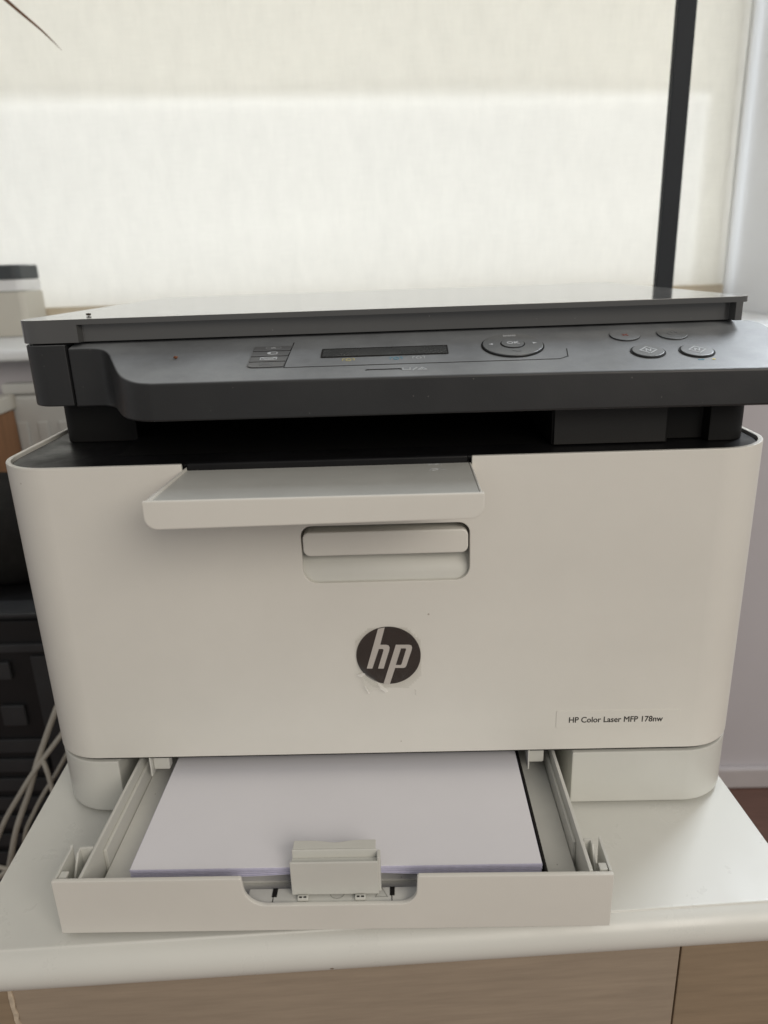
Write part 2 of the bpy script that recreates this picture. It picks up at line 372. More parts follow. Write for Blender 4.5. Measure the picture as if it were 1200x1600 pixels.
box('door_panel', 0.1558, 0.2135, CF+0.0015, CF+0.0195, FZ+0.06, -2*TR_-0.0015, WOODD2, tab, 0.0012)
box('side_panel', -0.2165, -0.2055, CF+0.001, 0.395, FZ+0.002, -2*TR_-0.0005, WOODD2, tab, 0.001)
box('side_panel', 0.1945, 0.2125, CF+0.0205, 0.395, FZ+0.002, -2*TR_-0.0005, WOODD2, tab, 0.001)
box('back_panel', -0.198, 0.194, 0.385, 0.395, FZ+0.002, -2*TR_-0.0005, WOODD2, tab, 0.001)
box('plinth', -0.198, 0.194, CF+0.021, CF+0.04, FZ+0.002, FZ+0.058, WOODD2, tab, 0.001)
# chipped raw strip along the left edge of the brown door
bm = bmesh.new(); L = []; Rr = []
for k in range(40):
    z = -0.028-k*0.004
    L.append(bm.verts.new((-0.2058+random.uniform(0, .0008), CF-0.0002, z))); Rr.append(bm.verts.new((-0.2035+random.uniform(-.0004, .0012), CF-0.0004, z)))
for k in range(39): bm.faces.new((L[k], L[k+1], Rr[k+1], Rr[k]))
ex = bmesh.ops.extrude_face_region(bm, geom=bm.faces[:]); bmesh.ops.translate(bm, vec=(0, 0.003, 0), verts=[e for e in ex['geom'] if isinstance(e, bmesh.types.BMVert)])
finish('chipped_edge', bm, CHIP, tab, 0)

# ------------------------------------------------------------------ the printer
pr = thing('printer', 'white and charcoal multifunction laser printer with its paper tray pulled open', 'printer')
XL, XR, RC, DEP = -0.2115, 0.2095, 0.033, 0.335
ZB, ZR = 0.0422, 0.2245
bz1 = ZB-0.0030
def shell_outline(xl, xr, y0, r, yb, th):
    o_ = rpoly([(xl, yb), (xl, y0, r), (xr, y0, r), (xr, yb)], 14)
    i_ = rpoly([(xl+th, yb), (xl+th, y0+th, r-th), (xr-th, y0+th, r-th), (xr-th, yb)], 14)
    return o_+i_[::-1]
HX0, HX1, HZ0, HZ1 = -0.0450, 0.0465, 0.1545, 0.1880
NX0, NX1 = -0.1052, 0.0475
bm = prism_bm(shell_outline(XL, XR, 0.0, RC, 0.115, 0.0028), ZB, ZR)
cut1 = prism_bm(rpoly([(HX0, HZ0, .008), (HX1, HZ0, .008), (HX1, HZ1, .006), (HX0, HZ1, .006)], 6), -0.02, 0.02, 'Y')
cut2 = box_bm(NX0, NX1, -0.02, 0.02, 0.2196, 0.24)
bm = boolean(bm, [cut1, cut2]); bevel(bm, 0.0007, 2, 40)
cover = finish('front_cover', bm, WHITE, pr, 40)
box('side_panel', XL+0.0004, XL+0.0028, 0.1165, DEP, 0.0032, ZR-0.001, WHITE, pr, 0.0006)
box('side_panel', XR-0.0028, XR-0.0004, 0.1165, DEP, 0.0032, ZR-0.001, WHITE, pr, 0.0006)
box('back_panel', XL+0.003, XR-0.003, DEP-0.003, DEP, 0.0032, 0.2215, WHITE2, pr, 0.0006)
box('inner_light_block', XL+0.004, XR-0.004, 0.02, DEP-0.004, ZB+0.002, 0.2125, DEEP, pr, 0)  # black block added inside the shell to stop light leaking through
prism('seam_strip', rpoly([(XL+.0032, .114), (XL+.0032, .0032, RC-.0032), (XR-.0032, .0032, RC-.0032), (XR-.0032, .114)], 12), bz1+0.0003, ZB+0.001, SEAM, pr)
# base blocks left and right of the tray slot
BX0, BX1 = -0.1668, 0.1085
p_ = rpoly([(XL, 0.1155), (XL, 0.0008, RC), (BX0, 0.0008), (BX0, 0.1155)], 14)
prism('base_block', p_, 0.0028, bz1, WHITE2, pr, bv=0.0012)
p_ = rpoly([(BX1, 0.1155), (BX1, 0.0008), (XR, 0.0008, RC), (XR, 0.1155)], 14)
prism('base_block', p_, 0.0028, bz1, WHITE2, pr, bv=0.0012)
box('slot_ceiling', XL+0.004, XR-0.004, 0.1145, DEP-0.004, bz1+0.0003, bz1+0.0014, DEEP, pr, 0)
box('slot_wall', BX0-0.003, BX0-0.001, 0.117, DEP-0.004, 0.003, bz1, DEEP, pr, 0)
box('slot_wall', BX1+0.001, BX1+0.003, 0.117, DEP-0.004, 0.003, bz1, DEEP, pr, 0)
for fx, fy in ((-0.17, 0.05), (0.17, 0.05), (-0.17, 0.30), (0.17, 0.30)):
    bm = bmesh.new(); bmesh.ops.create_cone(bm, cap_ends=True, segments=20, radius1=0.009, radius2=0.009, depth=0.0046, matrix=Matrix.Translation((fx, fy, 0.0023)))
    finish('rubber_foot', bm, SEAM, pr)
# deck on top of the white cover
dk = shell_outline(XL, XR, 0.0, RC, 0.115, 0.0030)
dk_in = rpoly([(XL+.0032, DEP-.001), (XL+.0032, .0032, RC-.0032), (NX0-.001, .0032), (NX0-.001, .0085), (NX1+.001, .0085), (NX1+.001, .0032),
               (XR-.0032, .0032, RC-.0032), (XR-.0032, DEP-.001)], 14)
deck = prism('deck', dk_in, 0.2135, 0.2228, BLACK, pr, bv=0.0011)
box('bin_lip', NX0+.0016, NX1-.0016, 0.0032, 0.0080, 0.2150, 0.2242, BLACK, pr, 0.0012, 3)
# neck between deck and scanner
prism('neck', rpoly([(-.1955, .33), (-.1955, .067, .008), (-.150, .067), (-.150, .33)], 6), 0.2229, 0.2492, NECK, pr, bv=0.001)
nb = prism('neck', rpoly([(.0934, .33), (.0934, .0250), (.1562, .0235), (.1575, .031), (.1775, .031), (.1785, .0235), (.2005, .0235, .012), (.2005, .33)], 8), 0.2229, 0.2492, NECK, pr, bv=0.0008)
box('neck_panel', 0.0945, 0.1550, 0.0228, 0.0236, 0.2236, 0.2490, NECKP, pr, 0.0003)
box('bin_back', -0.1498, 0.0932, 0.315, 0.33, 0.2229, 0.2490, DEEP, pr, 0)
bm = prism_bm([(0.03, .2229), (0.314, .2229), (0.314, .2445), (0.09, .2260)], -.1498, .0932, 'X')
finish('bin_slope', bm, DEEP, pr)
# scanner housing
prism('scanner_housing', rpoly([(-.2040, .338), (-.2040, .0455, .016), (-.1762, .0455), (-.1762, .060), (.2035, .060), (.2035, .338)], 8), 0.2493, 0.2838, PANELM, pr, bv=0.0009, seg=2)
# control panel, tilted top
TILT = 0.264
def ptop(x, y): return 0.268+(y+0.005)*TILT
cpo = [(.203, .0600), (-.1756, .0600), (-.1756, .0462), (-.1620, .0460), (-.1550, .0436), (-.1496, .0375), (-.1455, .0295), (-.1415, .0215), (-.1372, .0130),
       (-.1325, .0055), (-.1272, .0002), (-.1215, -.0032), (-.1140, -.0050)]
cpo = [(v_.x, v_.y) for v_ in spline([(a, b, 0) for a, b in cpo[2:]], 4)]
cpo = [(.203, .0597), (-.1756, .0597)]+cpo+[(-.05, -.0055), (.03, -.0062), (.10, -.0072)]+rpoly([(.0, -.0055), (.2135, -.0105, .010), (.2135, .0560, .010), (.15, .0597)], 8)[1:-1]
cp = prism('control_panel', cpo, lambda x, y: 0.2484, ptop, PANELM, pr, bv=0.0013, seg=3)
# lid with recessed front
bm = prism_bm(rpoly([(-.2045, .3365, .010), (-.2045, .0450, .016), (.2030, .0450, .006), (.2030, .3365, .010)], 8), 0.2849, 0.2976)
cutA = prism_bm([(-.1690, .040), (-.1665, .0500), (.1945, .0520), (.1955, .040)], 0.28, 0.2945)
cutB = box_bm(.1990, .22, .03, .36, 0.28, 0.2945)
bm = boolean(bm, [cutA, cutB]); bevel(bm, 0.0008, 2, 40)
lid = finish('scanner_lid', bm, LIDM, pr, 40)
box('lid_gap', -.1990, .1965, .0560, .332, 0.2836, 0.2851, SEAM, pr, 0)

# --- control panel details (panel frame: origin on the tilted surface)
TA = math.atan(TILT)
def pm(x, y, h=0.0):
    """matrix: local xy lies on the tilted panel surface, z is its normal"""
    return Matrix.Translation((x, y, ptop(x, y))) @ Matrix.Rotation(TA, 4, 'X') @ Matrix.Translation((0, 0, h))
def on_panel(name, bm, x, y, h, ma, parent, smooth=40):
    bm.transform(pm(x, y, h)); return finish(name, bm, ma, parent, smooth)
def poly_bm(poly, th=0.0002):
    return prism_bm(poly, 0.0, th)
def stroke_bm(lines, wd, th=0.00015):
    bm = bmesh.new()
    for (x0, y0), (x1, y1) in lines:
        d = Vector((x1-x0, y1-y0)); n = Vector((-d.y, d.x)).normalized()*wd/2; e = d.normalized()*wd/2
        q = [Vector((x0, y0))-e+n, Vector((x1, y1))+e+n, Vector((x1, y1))+e-n, Vector((x0, y0))-e-n]
        a = [bm.verts.new((p.x, p.y, 0)) for p in q]; b = [bm.verts.new((p.x, p.y, th)) for p in q]
        bm.faces.new(a[::-1]); bm.faces.new(b)
        for i in range(4): bm.faces.new((a[i], a[(i+1) % 4], b[(i+1) % 4], b[i]))
    return bm
def polyline(pts, close=False):
    L_ = list(zip(pts, pts[1:]));
    if close: L_.append((pts[-1], pts[0]))
    return L_
def disc_poly(r, n=40, ry=None): return [(r*math.cos(2*math.pi*k/n), (ry or r)*math.sin(2*math.pi*k/n)) for k in range(n)]
def ring_bm(r0, r1, th, n=48):
    bm = bmesh.new(); V = []
    for k in range(n):
        a = 2*math.pi*k/n; c, s = math.cos(a), math.sin(a)
        V.append([bm.verts.new((r*c, r*s, z)) for r, z in ((r0, 0), (r1, 0), (r1, th), (r0, th))])
    for k in range(n):
        A, B = V[k], V[(k+1) % n]
        for j in range(4): bm.faces.new((A[j], A[(j+1) % 4], B[(j+1) % 4], B[j]))
    return bm
S = 0.00008   # print lift
# groove outlining the key field
g_ = [(-.0470, .0440), (-.0486, .0098), (.0930, .0095), (.0978, .0125), (.0992, .0225)]
on_panel('panel_groove', stroke_bm(polyline([(x-0, (y-.02)/math.cos(TA)) for x, y in g_]), 0.00045, 0.0001), 0, .02, S, SEAM, cp, 0)
kcx = -.0580
keys = [(.0355, .0066), (.0282, .0066), (.0209, .0066), (.0136, .0068)]
for j, (ky, kh) in enumerate(keys):
    wl, wr = -.0100, .0102
    if j == 3: pl = rpoly([(wl, kh/2), (wl, -kh/2, .0034), (wr-.0012, -kh/2), (wr-.0008, kh/2)], 5)
    else: pl = [(wl, kh/2), (wl, -kh/2), (wr-.0008+.0004*(2-j), -kh/2), (wr+.0004*(2-j), kh/2)]
    bm = poly_bm(pl, 0.0005); bevel(bm, 0.0002, 2)
    key = on_panel('key', bm, kcx, ky, S, KEYM, cp)
    if j == 0:
        on_panel('key_print', stroke_bm(polyline([(-.004, -.0012), (-.004, .0012), (.004, .0012), (.004, -.0012)], True), .0005), kcx+.0008, ky, .0007, PRINTD, key, 0)
        bm = text_bm('ID', .0026, 0.00008); bm.transform(Matrix.Translation((-.0014, -.0009, 0))); on_panel('key_print', bm, kcx+.0008, ky, .0007, PRINTW, key, 0)
    elif j == 1:
        on_panel('key_print', poly_bm([(0, -.0017)]+[(-.0019*math.sin(a), .0017*-math.cos(a)) for a in [math.pi*k/10 for k in range(1, 10)]]+[(0, .0017)], .00015), kcx+.0002, ky, .0007, PRINTW, key, 0)
        on_panel('key_print', stroke_bm(polyline([(.0004, -.0016), (.003, -.0014), (.0036, 0), (.003, .0014), (.0004, .0016)]), .0006), kcx+.0002, ky, .0007, PRINTW, key, 0)
    elif j == 2:
        on_panel('key_print', stroke_bm(polyline([(-.0042, -.0016), (-.0042, .0016), (.0042, .0016), (.0042, -.0016)], True)+polyline([(-.0042, .0016), (-.0018, -.0004), (.0018, -.0004), (.0042, .0016)]), .0006), kcx, ky, .0007, PRINTW, key, 0)
    else:
        L_ = []
        for r_ in (.0014, .0026):
            for sgn in (-1, 1):
                L_ += polyline([(sgn*r_*math.cos(a)*1.3, r_*math.sin(a)*.8) for a in (-.8, -.4, 0, .4, .8)])
        on_panel('key_print', stroke_bm(L_+[((-.0003, 0), (.0003, 0))], .0004), kcx, ky, .0007, PRINTD, key, 0)
# display
bm = poly_bm(rpoly([(-.0338, -.0062, .0006), (.0338, -.0062, .0006), (.0338, .0062, .0006), (-.0338, .0062, .0006)], 3), .0003)
bez = on_panel('display_bezel', bm, .0034, .0268, S, SEAM, cp)
bm = poly_bm([(-.0330, -.0055), (.0330, -.0055), (.0330, .0048), (-.0330, .0048)], .0002)
on_panel('screen', bm, .0034, .0268, .0003, LCDM, bez, 0)
# ink drops under the display
drop = [(0, .0019), (-.0011, .0004), (-.0013, -.0006), (-.0007, -.0014), (.0007, -.0014), (.0013, -.0006), (.0011, .0004)]
for dx, dm in ((-.0155, PYEL), (.0095, PCYN), (.0212, PRINTW)):
    on_panel('ink_print', stroke_bm(polyline(drop, True)+polyline([(-.003, -.0010), (-.003, .0012), (-.002, .0016)])+polyline([(.003, -.0010), (.003, .0012), (.002, .0016)]), .0004), dx, .0172, S, dm, cp, 0)
on_panel('slot_line', stroke_bm([((-.0082, 0), (.0082, 0)), ((.0082, 0), (.0090, -.0006)), ((-.0082, 0), (-.0088, -.0004))], .0007), .0030, .0035, S, SEAM, cp, 0)
pi = stroke_bm(polyline([(-.0058, .0013), (-.0058, -.0013), (-.0022, -.0013), (-.0022, .0013)])+[((-.0008, -.0015), (.0012, .0015))]+polyline([(.0018, -.0013), (.0040, .0015), (.0062, -.0013)], True)+[((.0040, .0004), (.0040, -.0005))], .00045)
on_panel('warning_print', pi, .0186, .0028, S, PRINTW, cp, 0)
# navigation pad
nx, ny = .0718, .0290
bm = poly_bm(disc_poly(.0160, 56), .0011); bevel(bm, .0005, 3); nav = on_panel('navigation_pad', bm, nx, ny, S, NAVM, cp)
on_panel('rim_groove', ring_bm(.0160, .0167, .0002), nx, ny, S, SEAM, nav)
bm = poly_bm(disc_poly(.0060, 36), .0007); bevel(bm, .0003, 2); okb = on_panel('ok_button', bm, nx, ny, .0011, NAVM, nav)
on_panel('rim_groove', ring_bm(.0060, .0065, .0002), nx, ny, .00115, SEAM, okb)
bm = text_bm('OK', .0045, .00008, .0001, 'CENTER'); bm.transform(Matrix.Translation((0, -.0016, 0))); on_panel('ok_print', bm, nx, ny, .0019, PRINTW, okb, 0)
for sgn in (-1, 1): on_panel('arrow_print', poly_bm([(sgn*.0128, 0), (sgn*.0106, .0012), (sgn*.0106, -.0012)], .00012), nx, ny, .0013, PRINTW, nav, 0)
on_panel('menu_print', stroke_bm([((-.0035+.0024*k, 0), (-.0020+.0024*k, 0)) for k in range(3)]+[((-.0035, .0012), (.0030, .0012))], .0005), nx, ny+.0108, .0013, PRINTW, nav, 0)
on_panel('back_print', stroke_bm(polyline([(-.0020, .0008), (.0014, .0008), (.0022, 0), (.0014, -.0008), (-.0006, -.0008)])+polyline([(-.0012, .0016), (-.0022, .0008), (-.0012, 0)]), .0004), nx+.001, ny-.0098, .0013, PRINTD, nav, 0)
# start buttons and the two upper buttons
for bx, by in ((.1392, .0146), (.1636, .0132)):
    bm = poly_bm(disc_poly(.0080, 44), .0010); bevel(bm, .0004, 2); bt = on_panel('start_button', bm, bx, by, S, NAVM, cp)
    on_panel('rim_groove', ring_bm(.0080, .0089, .0003), bx, by, S, SEAM, bt)
    d_ = .0043
    on_panel('diamond_print', stroke_bm(polyline([(-d_, 0), (0, d_), (d_, 0), (0, -d_)], True)+polyline([(-.0014, -.0014), (-.0006, .0018), (.0006, -.0018), (.0016, .0014)]), .0006), bx, by, .0011, PRINTW, bt, 0)
on_panel('colour_dot_print', stroke_bm([((-.0016, 0), (.0008, 0))], .0006), .1625, .0026, S, PCYN, cp, 0)
on_panel('colour_dot_print', poly_bm(disc_poly(.0009, 12), .00012), .1684, .0028, S, PYEL, cp, 0)
for j, (bx, by) in enumerate(((.1335, .0375), (.1590, .0372))):
    bm = poly_bm(disc_poly(.0080, 44), .0008); bevel(bm, .0004, 2); bt = on_panel('function_button', bm, bx, by, S, PANELM if j == 0 else NAVM, cp)
    if j == 0: on_panel('cancel_print', stroke_bm([((-.0013, -.0011), (.0013, .0011)), ((-.0013, .0011), (.0013, -.0011))], .0005), bx, by-.0005, .0009, PRED, bt, 0)
    else: on_panel('power_print', stroke_bm(polyline([(.0026*math.sin(a), .0026*math.cos(a)) for a in [.6+k*.5083 for k in range(11)]])+[((0, .0008), (0, .0032))], .0004), bx, by, .0009, PRINTD, bt, 0)

# --- output tray extension pulled forward
def ext_poly(x0b, x0f, x1b, x1f, yb, yf): return [(x0f, yf), (x1f, yf), (x1b, yb), (x0b, yb)]
ext = prism('output_extension', ext_poly(-.1030, -.1062, .0462, .0462, .022, -.0508), 0.2186, 0.2203, EXTTOP, pr, bv=0.0004)
prism('edge_rail', ext_poly(-.1044, -.1080, -.1030, -.1062, .012, -.0508), 0.2170, 0.2214, WHITE, ext, bv=0.0004)
prism('edge_rail', ext_poly(.0464, .0464, .0472, .0474, .0027, -.0508), 0.2170, 0.2206, WHITE, ext, bv=0.0003)
lp = rpoly([(-.1094, .2214), (-.1094, .2072, .0062), (.0482, .2085, .0062), (.0482, .2210)], 8)
prism('front_lip', lp, -.0532, -.0509, WHITE, ext, axis='Y', bv=0.0009, seg=2)
def flat(name, bm, x, y, z, ma, parent): bm.transform(Matrix.Translation((x, y, z))); return finish(name, bm, ma, parent, 0)
flat('embossed_mark', stroke_bm(polyline([(-.004, -.0018), (-.0030, .0010), (.0005, .0014), (.0028, -.0002)])+polyline([(-.0026, -.0020), (.0002, -.0006)])+[((.001, .0012), (.0042, -.0012))], .0004), .0290, -.0082, .2203, PRINTW, ext)
flat('embossed_mark', stroke_bm(polyline([(-.0035, -.0008), (-.0015, .0012), (0, -.0004), (.0022, .0014), (.0034, -.0010)]), .0004), .0282, .0012, .2203, PRINTW, ext)
# --- door handle in its recess
pk = bmesh.new()
prof = [(0.0029, .1886), (.0190, .1886), (.0190, .1700)]+[(.0190-.0161*math.sin(a), .1700-.0165*(1-math.cos(a))) for a in [math.pi/2*k/8 for k in range(1, 9)]]
for x0, x1 in ((HX0-.0005, HX1+.0005),):
    A = [pk.verts.new((x0, y, z)) for y, z in prof]; B = [pk.verts.new((x1, y, z)) for y, z in prof]
    for i in range(len(prof)-1): pk.faces.new((A[i], A[i+1], B[i+1], B[i]))
    pk.faces.new(A); pk.faces.new(B[::-1])
finish('handle_recess', pk, WHITE2, cover, 50)
prism('handle_grip', rpoly([(-.0442, .1706, .0038), (.0457, .1706, .0038), (.0457, .1843, .0038), (-.0442, .1843, .0038)], 6), -.0002, .0105, WHITE, cover, axis='Y', bv=0.0010, seg=3)
# --- round emblem and its half-peeled clear film
ECX, ECZ, ER = .0003, .1085, .0184
emb = prism('emblem', [(ECX+a, ECZ+b) for a, b in disc_poly(ER, 72)], -.0007, .0005, LOGOD, cover, axis='Y', bv=0.0003)
def px2f(u, v):      # measured in an enlarged view of the emblem: 583 units = emblem centre, 540 units across
    return (ECX+(u-583)/540*2*ER+(v-458)*0.000002, ECZ-(v-458)/484*2*ER-(u-583)*0.0000017)
def clip_to_disc(p):
    d = math.hypot(p[0]-ECX, p[1]-ECZ)
    if d > ER-.0001:
        k = (ER-.0001)/d; return (ECX+(p[0]-ECX)*k, ECZ+(p[1]-ECZ)*k)
    return p
def glyph(name, loops):
    for q in loops: prism(name, [clip_to_disc(px2f(*p)) for p in q], -.00105, -.0006, LOGOL, emb, axis='Y', smooth=0)
glyph('letter_h', [[(508, 222), (566, 212), (520, 362), (568, 362), (588, 368), (597, 384), (592, 408), (535, 563), (488, 563), (543, 412), (545, 402), (538, 396), (506, 396), (440, 563), (393, 563)]])
glyph('letter_p', [[(650, 362), (760, 362), (778, 368), (784, 384), (780, 404), (728, 538), (718, 552), (702, 558), (632, 558), (578, 705), (523, 705)]])
prism('letter_p_counter', [px2f(*p) for p in [(692, 392), (728, 391), (734, 397), (688, 524), (680, 531), (640, 531)]], -.0012, -.0008, LOGOD, emb, axis='Y', smooth=0)
# film
bm = bmesh.new(); NF = 26; G = {}
for i in range(NF+1):
    for k in range(NF+1):
        a, b = -1+2*i/NF, -1+2*k/NF
        if abs(a)+abs(b) > 1.62: continue
        x, z = ECX+a*.0185, ECZ-.001+b*.0195
        peel = max(0, (-a-b)-1.1)*.0030+max(0, (a+b)-1.25)*.0022+max(0, (-a+b)-1.3)*.0020+max(0, (a-b)-1.25)*.0025
        G[i, k] = bm.verts.new((x+.004*max(0, (-a-b)-1.2), -.0013-peel+.00012*math.sin(17*a+5*b)*math.cos(13*b), z+.004*max(0, (-a-b)-1.25)))
for i in range(NF):
    for k in range(NF):
        q = [G.get(t_) for t_ in ((i, k), (i+1, k), (i+1, k+1), (i, k+1))]
        if all(q): bm.faces.new(q)
finish('clear_film', bm, FILM, emb, 30)
def strip(name, pts, ma, parent):
    bm = bmesh.new(); bm.faces.new([bm.verts.new(p) for p in pts])
    bmesh.ops.triangulate(bm, faces=bm.faces); return finish(name, bm, ma, parent, 0)
fx = lambda u, v, y: (px2f(u, v)[0], y, px2f(u, v)[1])
strip('film_curl', [fx(302, 608, -.0030), fx(322, 594, -.0036), fx(365, 590, -.0022), fx(378, 604, -.0018), fx(345, 622, -.0030)], FILMC2, emb)
strip('film_curl', [fx(468, 668, -.0016), fx(566, 752, -.0018), fx(540, 757, -.0030), fx(498, 722, -.0034)], FILMC2, emb)
strip('film_curl', [fx(345, 622, -.0032), fx(378, 604, -.0018), fx(468, 668, -.0016), fx(498, 722, -.0034), fx(420, 745, -.0030), fx(372, 700, -.0036)], FILMC, emb)
strip('film_curl', [fx(360, 690, -.0034), fx(372, 700, -.0030), fx(402, 772, -.0014), fx(396, 776, -.0022)], FILMC2, emb)
strip('film_curl', [fx(785, 735, -.0016), fx(800, 735, -.0032), fx(797, 785, -.0030), fx(787, 788, -.0014)], FILMC, emb)
strip('film_curl', [fx(775, 225, -.0016), fx(835, 275, -.0016), fx(825, 300, -.0034), fx(790, 262, -.0036)], FILMC, emb)
strip('film_curl', [fx(330, 345, -.0016), fx(345, 300, -.0030), fx(385, 250, -.0016), fx(362, 300, -.0016)], FILMC, emb)
# --- model plate
pl_ = rpoly([(.0975, .0575, .001), (.1697, .0570, .0035), (.1697, .0686, .0012), (.0975, .0692, .001)], 5)
plate = prism('name_plate', pl_, -.00040, .0006, WHITE, cover, axis='Y', bv=0.0002)
bm = bmesh.new()
for dx_, dz_ in ((0, 0), (.00020, .00006), (.00010, -.00008)):
    b2 = text_bm('HP Color Laser MFP 178nw', .00535, .00004+.00001*dx_*1e4); b2.transform(Matrix.Translation((dx_, dz_, 0)))
    tm = bpy.data.meshes.new('t'); b2.to_mesh(tm); b2.free(); bm.from_mesh(tm); bpy.data.meshes.remove(tm)
xs = [v.co.x for v in bm.verts]; w_ = max(xs)-min(xs); k_ = .0548/w_
bm.transform(Matrix.Translation((.1046, -.00046, .0612)) @ Matrix.Rotation(math.radians(0.3), 4, 'Y') @ Matrix.Rotation(math.pi/2, 4, 'X') @ Matrix.Diagonal((k_, 1.0, 1, 1)))
finish('model_lettering', bm, TEXTM, plate, 0)

# --- paper tray
tr = thing('tmp', '', ''); del tr['label'], tr['category']
tr.name = 'paper_tray'; tr.parent = pr
FX0, FX1, FY, FTH = -.1690, .1086, -.0887, .0026
ZT = .0364
po = [(FX0, .0030), (FX1, .0030), (FX1, ZT-.0008), (.0128, ZT, .0012), (.0120, .0192, .0085), (-.0725, .0192, .0110), (-.0742, ZT, .0012), (FX0, ZT)]
prism('front_plate', rpoly(po, 8), FY, FY+FTH, WHITE, tr, axis='Y', bv=0.0007)
IY = FY+FTH
# raised rim behind the notch
nr = rpoly([(-.0728, ZT), (-.0711, .0206, .0100), (.0107, .0206, .0075), (.0114, ZT), (.0102, ZT), (.0095, .0218, .0065), (-.0699, .0218, .009), (-.0716, ZT)], 6)
WX0, WX1 = -.1566, .0992
box('tray_floor', WX0+.0005, WX1-.0005, IY+.0003, .215, .0105, .0125, GREYIN, tr, 0.0003)
box('side_wall', WX0, WX0+.0018, IY+.0002, .215, .0035, ZT-.0006, WHITE2, tr, 0.0005)
box('side_wall', WX1-.0020, WX1, IY+.0002, .215, .0035, ZT-.0006, GREYIN, tr, 0.0005)
box('wall_rib', WX0+.0018, WX0+.0040, -.060, .20, .0126, .0290, WHITE2, tr, 0.0006)
box('wall_rib', WX1-.0038, WX1-.0020, -.060, .20, .0126, .0290, GREYIN, tr, 0.0006)
box('side_guide', .0774, .0788, -.0795, .205, .0126, .0285, SEAM, tr, 0.0003)
box('notch_floor', -.0735, .0128, -.0858, -.0767, .0126, .0180, GREYIN, tr, 0.0004)
box('side_shelf', .0790, .0951, -.0855, .205, .0126, .0195, GREYIN, tr, 0.0004)
box('side_shelf', -.1523, -.1362, -.0855, .205, .0126, .0185, GREYIN, tr, 0.0004)
box('lift_plate', -.1355, .0770, -.068, .205, .0126, .0142, GREYIN, tr, 0.0004)
# corner pockets with their clips
for sgn, xo, xi in ((1, FX0, WX0), (-1, FX1, WX1)):
    po_ = [(IY+.0002, .004), (-.0662, .004), (-.0650, ZT+.001), (-.0668, ZT-.0002), (IY+.0002, ZT-.0006)]
    a_, b_ = sorted((xo+sgn*.0002, xo+sgn*.0016))
    prism('pocket_wall', po_, a_, b_, WHITE2, tr, axis='X', bv=0.0003)
    a_, b_ = sorted((xo+sgn*.0050, xi-sgn*.0002))
    po_ = [(a_, .004), (b_, .004), (b_, ZT-.0004), (a_, ZT-.0004)] 
    prism('pocket_back', po_, -.0660, -.0646, WHITE2, tr, axis='Y', bv=0.0003)
    x_a, x_b = sorted((xo+sgn*.0018, xi-sgn*.0002))
    box('pocket_floor', x_a, x_b, IY+.0004, -.0664, .0200, .0214, WHITE2, tr, 0.0003)
    x_a, x_b = sorted((xo+sgn*.0048, xo+sgn*.0060))
    prism('pocket_fin', [(-.0645, .0216), (-.0800, .0216), (-.0690, ZT-.0006), (-.0645, ZT-.0006)], x_a, x_b, WHITE2, tr, axis='X', bv=0.0003)
    x_a, x_b = sorted((xo+sgn*.0022, xo+sgn*.0050))
    pg_ = box('clip_peg', x_a, x_b, IY+.0022, IY+.0052, .0216, .0335, WHITE2, tr, 0.0006)
    x_a, x_b = sorted((xo+sgn*.0018, xo+sgn*.0058))
    box('peg_head', x_a, x_b, IY+.0012, IY+.0056, .0337, .0353, WHITE2, tr, 0.0005)
# back brackets seen in the slot
for x0, x1 in ((-.1475, -.1375), (.0835, .0925)):
    box('slot_bracket', x0, x1, .006, .012, .0290, .0398, WHITE2, tr, 0.0008)
    box('bracket_foot', x0-.0012, x0-.0002, .003, .012, .0262, .0398, GREYIN, tr, 0.0003)
# floor under the notch
for x0, x1 in ((-.0613, -.0588), (-.0012, .0012)):
    box('floor_slot', x0, x1, -.0822, -.0768, .0180, .0183, SEAM, tr, 0)
for x in (-.0605, -.0002):
    box('floor_seam', x-.0002, x+.0002, -.0856, -.0824, .0180, .0182, SEAM, tr, 0)
flat('floor_mark', ring_bm(.0036, .0039, .00015), -.0280, -.0800, .0181, PRINTG, tr)
flat('floor_mark', stroke_bm(polyline([(-.003, -.003), (0, .003), (.003, -.003)], True), .0003), -.0055, -.0800, .0181, PRINTG, tr)
# sliding length guide
GX0, GX1 = -.0508, -.0066
gd = box('length_guide', GX0, GX1, -.0826, -.0812, .0195, .0398, WHITE2, tr, 0.0006)
box('guide_channel', GX0+.0004, GX1-.0004, -.0811, -.0772, .0300, .0380, WHITE2, gd, 0.0005)
box('guide_ridge', GX0+.0006, GX1-.0006, -.0771, -.0758, .0170, .0425, WHITE2, gd, 0.0008)
rp = []
for k in range(25):
    t_ = k/24; x = lerp(GX0+.0010, GX1-.0012, t_); rp.append((x, -.0700-(-.0012 if 0 else .0016*math.exp(-((t_-.5)/.16)**2))))
prism('guide_flange', [(GX1-.0012, -.0757), (GX0+.0010, -.0757)]+rp, .0410, .0424, WHITE2, gd, bv=0.0004)
box('guide_cap', GX1-.0004, GX1+.0012, -.0818, -.0762, .0205, .0418, WHITE2, gd, 0.0005)
for x in (-.0450, -.0160):
    box('guide_foot', x-.0028, x+.0028, -.0856, -.0832, .0181, .0205, WHITE2, gd, 0.0006)
    box('foot_slot', x-.0018, x-.0004, -.0853, -.0845, .0205, .0207, SEAM, gd, 0)
    box('foot_slot', x+.0004, x+.0018, -.0853, -.0845, .0205, .0207, SEAM, gd, 0)

